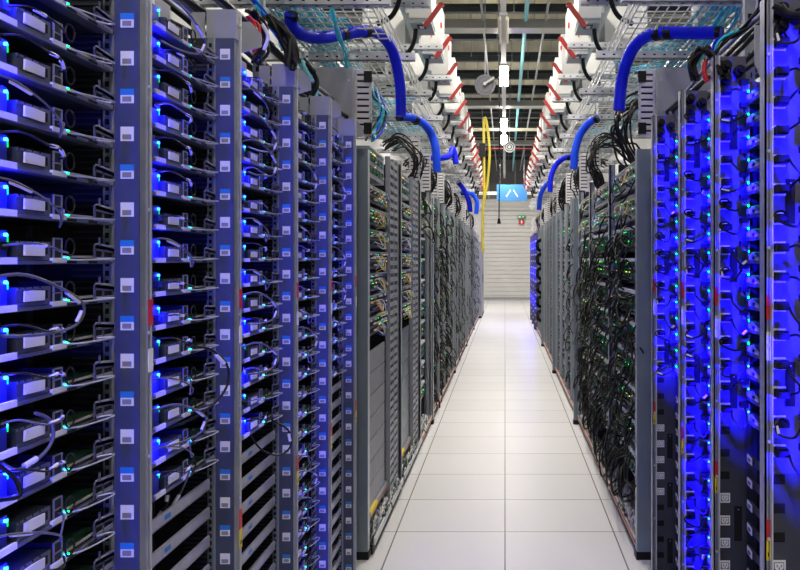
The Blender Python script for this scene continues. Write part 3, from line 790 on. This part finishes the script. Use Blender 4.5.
for side in (1, -1):
    sd = 'left' if side > 0 else 'right'
    basket(side)
    S1, S2 = strut_data(side, .95), strut_data(side, 1.3)
    for k in range(16):
        Y = 2.75 + k*1.06 + (.0 if side > 0 else -.05)
        o = obj('strut', S1, None, (-side*.54, Y, 2.70)); tag(o, 'perforated steel strut under the %s mesh tray, %s from the camera' % (sd, NTH[k]), 'strut', 'perforated struts under the mesh tray, ' + sd)
        Y2 = Y + .32
        o = obj('strut', S2, None, (-side*.48, Y2, 3.12)); tag(o, 'higher perforated steel strut below the white boxes, %s along the %s' % (NTH[k], sd), 'strut', 'higher perforated struts, ' + sd)
        MB(side).box(-.74, -.71, .005, .035, -.42, 0, STEEL_L).box(-.60, -.575, .005, .035, .045, 1.2, STEEL_L).build('hanger', o)
    # continuous busbar casing and back rails
    b = MB(side); b.box(-.26, -.185, 1.5, 21.5, .10, .30, BOXW); b.box(-.30, -.26, 1.5, 21.5, .14, .17, STEEL_L)
    o = b.build('busbar_casing', None, (-side*.48, 0, 3.22)); tag(o, 'long white busbar casing behind the tap boxes on the ' + sd, 'busbar', 'busbar casings')
    b = MB(side); b.box(-.04, 0, 1.5, 21.5, 0, .05, STEEL_L)
    for kk in range(40): b.box(-.001+.001, .001, 1.6+kk*.5, 1.62+kk*.5, .02, .03, HOLE)
    o = b.build('side_rail', None, (-side*1.42, 0, 2.95)); tag(o, 'long zinc rail behind the mesh tray on the ' + sd, 'rail', 'zinc rails beside the mesh trays')
    TB = tapbox(side)
    for k in range(19):
        Y = 4.83 - .87 + k*.87
        t = spawn(TB, 'tap_off_box', (-side*.515, Y, 3.17), 'white electrical tap box with red handle, %s from the camera on the %s' % (NTH[k], sd), 'electrical box', 'white tap boxes above the %s racks' % sd)
        # small red tags hanging from box edges
        if k > 1:
            o = MB(side).box(0, .012, 0, .04, 0, .035, RED).cyl((.006, .02, .035), (0, 0, 1), .002, .05, STEEL_L, 5).build('lock_tag', None, (-side*.50, Y - .3, 3.30 + .05*(k % 3)))
            tag(o, 'small red lock tag beside the %s white box on the %s' % (NTH[k], sd), 'tag', 'red lock tags, ' + sd)
    # grey back cabinets high up behind the trays
    for k in range(9):
        Y = 4.6 + k*1.9
        o = MB(side).box(-.34, 0, 0, .5, 0, .42, BOXW).box(-.30, -.04, .05, .45, -.012, 0, GREYP).build('junction_box', None, (-side*.80, Y, 3.22))
        tag(o, 'large pale junction box above the mesh tray, %s on the %s' % (NTH[k], sd), 'electrical box', 'junction boxes on the ' + sd)

# cyan cable runs lying in the baskets
def cyan_runs(side):
    sd = 'left' if side > 0 else 'right'
    for q in range(18):
        x = .98 + .014*q + R.uniform(-.01, .01); pts = []
        y = 1.6; 
        while y < 9.5:
            pts.append((-side*(x + R.uniform(-.02, .02)), y, 2.775 + R.uniform(0, .05))); y += .55
        f = MB().tube(pts, .0065, CYAN if q % 3 else CYAN2, 5, 3).build('data_cable')
        g = '%s cyan data cable lying along the %s mesh tray' % ('deep' if q % 3 else 'pale', sd)
        tag(f, g, 'cable', g)
cyan_runs(1); cyan_runs(-1)
# coiled slack of cyan cable in the trays
for ci, (px, py, Y, rx) in enumerate([(325, 14, 4.7, .17), (395, 95, 6.6, .16), (412, 128, 8.4, .14), (640, 48, 5.4, .16), (590, 150, 8.6, .12), (662, 34, 4.9, .12)]):
    b0 = at(px, py, Y)
    for q in range(6):
        pts = [(b0.x + (rx + .012*q)*math.cos(a)*(.8), b0.y + (rx*1.1 + .012*q)*math.sin(a), 2.80 + .008*q + .01*math.sin(3*a+q)) for a in [i*math.pi/5 for i in range(10)]]
        f = MB().tube(pts, .006, CYAN if (q + ci) % 2 else CYAN2, 5, 3, True).build('coiled_cable')
        g = '%s cyan cable coiled on the %s mesh tray, %s coil' % ('deep' if (q + ci) % 2 else 'pale', 'left' if ci < 3 else 'right', ['nearest', 'middle', 'farthest'][ci % 3])
        tag(f, g, 'cable', g)
# cyan drops
def bundle(path, n, r, mts, name, label, cat, spread=.012, res=6):
    for q in range(n):
        pts = [(p[0] + R.uniform(-spread, spread), p[1] + R.uniform(-spread, spread), p[2] + R.uniform(-spread, spread)*.6) for p in path]
        f = MB().tube(pts, r, mts[q % len(mts)], 6, res).build(name); tag(f, label, cat, label)
bundle([at(329, -8, 4.0), at(333, 15, 4.0), at(338, 34, 4.02), at(343, 52, 4.1), at(349, 70, 4.2), at(352, 90, 4.3)], 7, .006, [CYAN, CYAN2], 'data_cable', 'cyan cable dropping past the blue tube on the left', 'cable', .011)
bundle([at(253, -4, 2.9), at(262, 12, 2.9), at(275, 30, 2.85), at(283, 45, 2.8), at(292, 62, 2.75), at(296, 90, 2.74)], 6, .005, [CYAN, TUBEL], 'data_cable', 'cyan cable dropping behind the third left rack post', 'cable', .014)
bundle([at(372, 90, 4.9), at(377, 100, 4.8), at(384, 112, 4.7), at(378, 128, 4.6), at(372, 140, 4.5)], 8, .006, [CYAN, CYAN2, BLACKM, TUBEL], 'data_cable', 'cyan and dark cord tangle over the first left network rack', 'cable', .03)
bundle([at(745, -6, 4.2), at(728, 20, 4.1), at(705, 48, 4.3), at(690, 68, 4.6)], 12, .006, [CYAN, CYAN2], 'data_cable', 'cyan cable slanting down beside the second right rack', 'cable', .05)
bundle([at(765, -4, 2.7), at(754, 18, 2.75), at(735, 33, 2.8), at(718, 45, 2.8), at(712, 62, 2.75)], 8, .005, [BLACKM, WFIB, CYAN, BLACKM, TUBEB, BLACKM], 'data_cable', 'mixed black and white cord slanting over the second right rack', 'cable', .022)
for side in (1, -1):
    for q in range(9):
        x = -side*(.80 + .03*q); sd = 'left' if side > 0 else 'right'
        f = MB().tube([(x + R.uniform(-.02, .02), 1.3 + .55*j, 2.20 + R.uniform(0, .06) + (q % 3)*.03) for j in range(6)], .010, [BLACKM, BLACKM, GREYP][q % 3], 6, 3).build('trunk_cable')
        g = '%s trunk cable lying along the tops of the %s server racks' % (['black', 'black', 'grey'][q % 3], sd); tag(f, g, 'cable', g)
# left top: black and red power cords
bundle([at(247, 12, 2.35), at(258, 18, 2.38), at(264, 32, 2.4), at(262, 48, 2.4), at(256, 60, 2.38)], 5, .005, [BLACKM], 'power_cable', 'black power cord arching beside the second left rack header', 'cable', .016)
bundle([at(250, 18, 2.33), at(256, 26, 2.34), at(259, 40, 2.35), at(255, 52, 2.35)], 3, .004, [RED], 'power_cable', 'red cord arching beside the second left rack header', 'cable', .01)
bundle([at(262, 24, 2.36), at(268, 36, 2.37), at(264, 50, 2.37)], 1, .006, [WFIB], 'power_cable', 'white cord arching beside the second left rack header', 'cable', .0)
bundle([at(268, 20, 2.6), at(282, 30, 2.6), at(290, 45, 2.6), at(291, 66, 2.6)], 9, .010, [BLACKM], 'power_cable', 'thick black cord behind the third left rack header', 'cable', .02)
bundle([at(300, 60, 3.2), at(310, 70, 3.2), at(314, 84, 3.2), at(312, 100, 3.2)], 7, .009, [BLACKM, BLACKM, CYAN2], 'power_cable', 'thick cord behind the fourth left rack header', 'cable', .018)
bundle([at(697, 78, 2.62), at(692, 62, 2.62), at(702, 50, 2.62), at(712, 55, 2.6), at(722, 70, 2.56), at(725, 78, 2.54)], 6, .0065, [BLACKM], 'power_cable', 'black power cord looped over the second right rack head', 'cable', .016)
bundle([at(707, 82, 2.64), at(704, 70, 2.64), at(706, 60, 2.64)], 1, .008, [RED], 'power_cable', 'red cord over the second right rack head', 'cable', .0)
bundle([at(778, 6, 1.95), at(790, 14, 1.93), at(806, 18, 1.9)], 3, .008, [BLACKM], 'power_cable', 'thick black cord at the top of the nearest right rack', 'cable', .012)
# head plugs on the right power strips
HP = MB(-1).cyl((0, 0, 0), (0, -1, 0), .017, .03, BLACK, 12).cyl((0, -.03, 0), (0, -1, .0), .010, .02, BLACK, 10).data('round_plug')
for i, Y in enumerate(RY):
    for (dx, dz) in ((.036, 2.115), (.078, 2.10), (.036, 2.075)):
        o = obj('round_plug', HP, None, (RX[i] + dx, Y - .001, dz)); g = 'round black plug at the head of the outlet strip, ' + rackname_r[i]; tag(o, g, 'plug', g)
# grey bracket plates over the server racks
for i, Y in enumerate(LY[1:]):
    b = MB(1); b.prism([(-.12, 0, 2.06), (.01, 0, 2.10), (.01, 0, 2.135), (-.02, 0, 2.17), (-.12, 0, 2.17)], (0, .004, 0), PLATE); b.cyl((-.06, 0, 2.14), (0, -1, 0), .008, .003, HOLE, 10)
    o = b.build('bracket_plate', None, (LPX, Y + .20, 0)); tag(o, 'cut-corner grey bracket plate behind the %s header' % rackname_l[i+1], 'bracket', 'grey bracket plates over the racks')
for i, Y in enumerate(RY[:-1]):
    b = MB(-1); b.prism([(-.14, 0, 2.02), (-.02, 0, 2.02), (-.0, 0, 2.06), (-.0, 0, 2.17), (-.14, 0, 2.17)], (0, .004, 0), PLATE); b.cyl((-.07, 0, 2.13), (0, -1, 0), .007, .003, HOLE, 10)
    o = b.build('bracket_plate', None, (RX[i] + .07, Y + .30, 0)); tag(o, 'cut-corner grey bracket plate behind the %s' % rackname_r[i], 'bracket', 'grey bracket plates over the racks')
# perforated uprights between rack tops and trays
for i, (px, Y, sd) in enumerate([(258, 3.0, 'left'), (750, 3.1, 'right')]):
    x = (px-505)*Y/F
    b = MB(); b.box(-.02, .02, 0, .03, 2.0, 2.7, STEEL)
    for k in range(9): b.box(-.008, .008, -.001, 0, 2.05+k*.075, 2.07+k*.075, HOLE)
    o = b.build('perforated_upright', None, (x, Y, 0)); tag(o, 'perforated steel upright above the server racks on the ' + sd, 'upright', 'perforated uprights')

# ------------------------------------------------------------------ blue conduits
def conduit(pts, r, mt, label, ties):
    if pts[0].y < 5: pts = [Vector((0, 0, CZ)) + (p - Vector((0, 0, CZ)))*.905 for p in pts]; r *= .95
    else:
        f = min(1, 1.145/(max(p.z for p in pts) - CZ)); pts = [Vector((0, 0, CZ)) + (p - Vector((0, 0, CZ)))*f for p in pts]; r *= f
    o = MB().tube(pts, r, mt, 14, 8).build('blue_conduit'); tag(o, label, 'conduit', 'thick blue conduits over the aisle')
    for a, f in ties:
        p, q = Vector(pts[a]), Vector(pts[a+1]); c = p.lerp(q, f); d = (q-p).normalized()*.022
        MB().tube([c-d, c+d], r*1.08, BLACK, 14, 1).build('cable_tie', o)
    MB().tube([Vector(pts[0]), Vector(pts[0]) + (Vector(pts[1])-Vector(pts[0])).normalized()*.03], r*1.05, BLACK, 14, 1).build('end_ring', o)
conduit([at(291, 14, 4.3), at(292, 26, 4.35), at(303, 35, 4.45), at(323, 37.5, 4.6), at(345, 34, 4.8), at(370, 31, 5.0), at(384, 38, 5.15), at(394, 55, 5.25), at(400, 85, 5.3), at(401, 116, 5.3)], .033, TUBEB, 'big blue conduit bending down onto the first left network rack', [(3, .9), (4, .85)])
conduit([at(398, 117, 7.0), at(412, 118, 7.1), at(424, 124, 7.2), at(432, 136, 7.3), at(436, 152, 7.3), at(437, 172, 7.3)], .036, TUBEL, 'light blue conduit bending down at the second left end post', [(1, .3)])
conduit([at(424, 157, 8.6), at(440, 158, 8.8), at(449, 156, 9.0), at(453, 149, 9.1), at(456, 164, 9.1)], .034, TUBEB, 'dark blue conduit with a short upward kink, left side mid distance', [])
conduit([at(458, 182, 11.5), at(464, 190, 11.6), at(469, 202, 11.6), at(470, 212, 11.6)], .036, TUBEB, 'dark blue conduit dropping behind the kinked one on the left', [])
conduit([at(462, 193, 13.8), at(472, 194, 14), at(477, 202, 14), at(476, 214, 14)], .038, TUBEL, 'farthest light blue conduit on the left', [])
conduit([at(722, 33, 4.4), at(690, 33, 4.5), at(660, 33, 4.6), at(642, 39, 4.7), at(630, 54, 4.8), at(622, 80, 4.85), at(619, 110, 4.85)], .034, TUBEB, 'big blue conduit bending down onto the first right network rack', [(1, .7), (2, .1)])
conduit([at(598, 118, 7.7), at(589, 123, 7.75), at(580, 135, 7.8), at(575, 152, 7.8), at(574, 169, 7.8)], .037, TUBEL, 'light blue conduit arching down in the middle of the right side', [])
conduit([at(577, 157, 11.2), at(565, 158, 11.3), at(556, 165, 11.4), at(551, 177, 11.4), at(550, 192, 11.4)], .037, TUBEB, 'blue conduit arching down, third along the right side', [(0, .6)])
conduit([at(549, 182, 15.3), at(543, 189, 15.3), at(540, 198, 15.3), at(539, 210, 15.3)], .045, TUBEL, 'farthest small blue conduit on the right side', [])

# ------------------------------------------------------------------ ceiling hall
for k in range(29):
    Y = 9.2 + k*.70
    zc = 4.95 if k % 2 else 5.2
    b = MB(); h = .10 if k % 2 else .07
    b.box(-HX+.02, HX-.02, Y, Y+.10, zc, zc+.012, DBEAM); b.box(-HX+.02, HX-.02, Y, Y+.10, zc+h, zc+h+.012, DBEAM); b.box(-HX+.02, HX-.02, Y+.045, Y+.055, zc, zc+h, DBEAM)
    o = b.build('roof_beam'); tag(o, 'dark horizontal roof beam across the hall, %s from the camera' % NTH[k], 'beam', 'dark roof beams')
for k, Y in enumerate((11.0, 16.6, 22.2)):
    o = MB().box(-HX+.02, HX-.02, Y, Y+.28, 4.64, 4.76, DUCT).build('air_duct'); tag(o, 'silver rectangular duct crossing the hall, %s from the camera' % NTH[k], 'duct', 'silver ducts')
o = MB()
for k in range(14): o.box(-1.3 + k*.19, -1.22 + k*.19, 9.9, 10.0, 5.34, 5.52, CREAM)
o.box(-1.4, 1.4, 9.86, 9.9, 5.52, 5.56, DBEAM)
tag(o.build('purlin_row'), 'row of pale purlin ends showing between the roof beams', 'purlins')
o = MB().box(-1.4, 1.4, 17.8, 17.86, 4.32, 4.38, CREAM).build('yellow_pipe'); tag(o, 'pale yellow pipe crossing beneath the roof', 'pipe')
o = MB().tube([(-1.6, 20.5, 4.3), (1.6, 20.5, 4.3)], .02, mat('dull_red', (.25, .03, .03), .5), 8, 1).build('sprinkler_pipe'); tag(o, 'thin red sprinkler pipe crossing beneath the roof', 'pipe')
for k, (x, mt, nm) in enumerate(((-.30, GREYP, 'thin grey'), (.28, CYAN2, 'pale cyan'), (.55, GREYP, 'second thin grey'))):
    o = MB().tube([(x, 7.5, 4.75), (x, 29.8, 4.75)], .018 if k != 1 else .03, mt, 6, 1).build('ceiling_pipe'); tag(o, nm + ' pipe running lengthwise under the roof', 'pipe', 'lengthwise roof pipes')
for k in range(22):                        # roof hanger rods
    x = [-.55, .12, .42, -.12][k % 4]; Y = 10 + k*.8
    o = MB().cyl((x, Y, 4.8), (0, 0, 1), .007, .85, STEEL, 6).build('hanger_rod'); tag(o, 'thin steel hanger rod under the roof', 'rod', 'roof hanger rods')
# light trunking
o = MB().box(-.035, .035, 1.0, 29.5, 4.44, 4.49, BOXW).build('light_trunking', None, (-.02, 0, 0)); tag(o, 'long white light trunking running above the middle of the aisle', 'trunking')
for Y in range(2, 29, 3): MB().cyl((0, Y, 4.49), (0, 0, 1), .005, 1.2, STEEL, 6).build('hanger', o)
LAMPS = [(-1.2, 34), (5.2, 28), (7.6, 38), (12.2, 50), (16.8, 50), (19.0, 50), (23.0, 50), (26.4, 60)]
for k, (Y, on) in enumerate(LAMPS):
    if Y > 20: continue
    t = thing('ceiling_lamp', (-.02, Y, 4.44), 'glowing strip lamp under the white trunking, %s from the camera' % NTH[k], 'lamp', 'strip lamps along the aisle')
    MB().box(-.05, .05, 0, 1.25, -.03, 0, BOXW).build('housing', t)
    for dx in (-.045, .045): MB().cyl((dx, .03, -.055), (0, 1, 0), .028, 1.19, LAMP, 10).build('lamp_tube', t)
t = thing('ceiling_lamp', (-.02, 9.65, 4.44), 'switched-off strip lamp with two yellowish tubes, nearer than the glowing ones', 'lamp')
MB().box(-.05, .05, 0, 1.2, -.03, 0, BOXW).build('housing', t)
for dx in (-.045, .045): MB().cyl((dx, .03, -.06), (0, 1, 0), .022, 1.1, OLDTUBE, 8).build('lamp_tube', t)
# round dishes
def dish(px, py, Y, rpx, mt, label, arm=True):
    c = at(px, py, Y); r = rpx*Y/F
    t = thing('round_dish', c, label, 'dish')
    b = MB()
    for q in range(5): b.cyl((0, .02*q*.4, 0), (0, -1, 0), r*(1-.18*q), .004 + .012*q, [mt, DPLATE, mt, DPLATE, mt][q], 28)
    b.build('dish_body', t); MB().cyl((0, -.06, 0), (0, -1, 0), r*.14, .03, BOXW, 12).build('hub', t)
    if arm: MB().tube([(0, -.08, 0), (r*.9, -.10, r*.55)], .014, BOXW, 6, 1).build('arm', t)
    MB().cyl((0, .03, r*.2), (0, 0, 1), .006, 5.4 - c.z, STEEL, 6).build('hanger', t)
dish(485, 85, 10.2, 10.5, mat('dish_grey', (.07, .07, .08), .4, .3), 'dark ribbed round dish hanging left of the lamps')
dish(509.5, 147, 19, 5.5, BOXW, 'small white round dish hanging below the far lamp', False)
# hanging black cord with knob
o = MB().tube([at(499, -30, 9.0), at(499, 60, 9.02), at(499.5, 150, 9.0), at(499, 218, 9.0)], .007, BLACKM, 6, 3).build('pull_cable'); tag(o, 'black pull cord hanging down the middle of the aisle', 'cord')
c = at(499, 221, 9.0); MB().cyl((c.x, c.y, c.z-.03), (0, 0, 1), .022, .06, BLACK, 10, .012).build('knob', o)
# yellow loops on the left
o = MB().tube([at(484, 200, 15), at(484, 160, 15), at(484, 122, 15), at(486, 120, 15), at(489, 140, 15), at(489.5, 160, 15), at(487, 185, 15), at(483.5, 205, 15), at(482.5, 235, 15), at(483, 252, 15)], .025, YDUCT, 8, 5).build('yellow_cable_loop'); tag(o, 'yellow fibre duct loop hanging at the far left above the aisle', 'cable')
c = at(482, 150, 14.95); MB().box(c.x-.05, c.x+.06, c.y-.04, c.y+.06, c.z-.12, c.z+.12, BLACK).build('clamp', o)
# blue hanging sign
t = thing('hanging_sign', at(512, 201, 24), 'light blue hanging sign with a white chevron at the far end', 'sign')
w = 15.2*24/F; h = 16.5*24/F
MB().box(-w, w, 0, .04, 0, h, SIGN).build('sign_board', t)
b = MB()
for sx in (-1, 1): b.prism([(sx*.035, -.006, h*.62), (sx*.05, -.006, h*.70), (sx*.18, -.006, h*.30), (sx*.165, -.006, h*.22)], (0, .004, 0), SIGNW)
b.build('chevron', t)
MB().cyl((-w*.8, .02, h), (0, 0, 1), .008, 1.6, STEEL, 6).build('hanger', t); MB().cyl((w*.8, .02, h), (0, 0, 1), .008, 1.6, STEEL, 6).build('hanger', t)
# emergency signs on the far wall
c = at(521.5, 217, 29.9)
GS = mat('exit_green', (.0, .35, .12), .5)
b = MB().box(-.15, .15, -.02, 0, -.06, .06, GS).box(-.11, -.03, -.024, -.02, -.03, .03, SIGNW).box(.03, .08, -.024, -.02, -.02, .03, SIGNW)
o = b.build('exit_sign', None, c); tag(o, 'small green exit sign on the far wall', 'sign')
c = at(521.5, 221.8, 29.9)
b = MB().box(-.10, .10, -.02, 0, -.095, .09, RED).box(-.02, .03, -.024, -.02, -.06, .03, SIGNW).box(-.02, .01, -.024, -.02, .03, .06, SIGNW)
o = b.build('fire_sign', None, c); tag(o, 'small red fire equipment sign below the exit sign', 'sign')
o = MB().tube([(-.9, 27.5, 3.75), (.9, 27.5, 3.75)], .03, BOXW, 8, 1).box(-.9, .9, 27.2, 27.25, 3.66, 3.70, BOXW).build('cross_rail'); tag(o, 'white double cross rail above the far end of the aisle', 'rail')

# ------------------------------------------------------------------ light
def light(kind, loc, energy, col, **kw):
    d = bpy.data.lights.new('light', kind); d.energy = energy; d.color = col
    for k, v in kw.items(): setattr(d, k, v)
    o = bpy.data.objects.new('light', d); C.objects.link(o); o.location = loc
    return o
for (Y, on) in LAMPS:
    o = light('AREA', (-.02, Y+.6, 4.34), on, (1, .95, .88), shape='RECTANGLE', size=.12, size_y=1.2)
for Y in (3, 8, 13, 18, 24):               # neighbouring aisles
    for x in (-2.0, 2.0): light('AREA', (x, Y, 4.9), 24 if Y < 5 else 36, (1, .96, .90), shape='RECTANGLE', size=.2, size_y=1.5)
for p in led_pts:
    if p[0] < 0: light('POINT', p, .58, (.008, .004, 1), shadow_soft_size=.004)
    else:
        o = light('SPOT', (p[0], p[1] - .04, p[2]), 3.6, (.006, .0005, 1), shadow_soft_size=.004, spot_size=2.1, spot_blend=.35)
        o.rotation_euler = (math.pi/2, 0, -.45)
for Y in (17.0, 18.2, 19.4):
    for z in (.6, 1.2, 1.8): light('POINT', (.635, Y - .12, z), 2.2, (.03, .02, 1), shadow_soft_size=.01)
light('POINT', (.62, 20.4, 1.3), 4, (.1, .08, 1), shadow_soft_size=.05)

w = bpy.data.worlds.new('World'); bpy.context.scene.world = w; w.use_nodes = True
w.node_tree.nodes['Background'].inputs[0].default_value = (.5, .55, .7, 1); w.node_tree.nodes['Background'].inputs[1].default_value = .1

cam = bpy.data.cameras.new('Camera'); co = bpy.data.objects.new('Camera', cam); C.objects.link(co)
co.location = (0, 0, CZ); co.rotation_euler = (math.pi/2, 0, 0)
cam.sensor_width = 36; cam.lens = F*36/800; cam.shift_x = -105/800; cam.shift_y = -26/800; cam.clip_start = .02
sc = bpy.context.scene; sc.camera = co
sc.view_settings.view_transform = 'Standard'; sc.view_settings.look = 'None'; sc.view_settings.gamma = 1; sc.view_settings.exposure = .62
sc.cycles.max_bounces = 8; sc.cycles.diffuse_bounces = 4; sc.cycles.sample_clamp_indirect = 6; sc.cycles.use_denoising = True
sc.cycles.use_light_tree = True
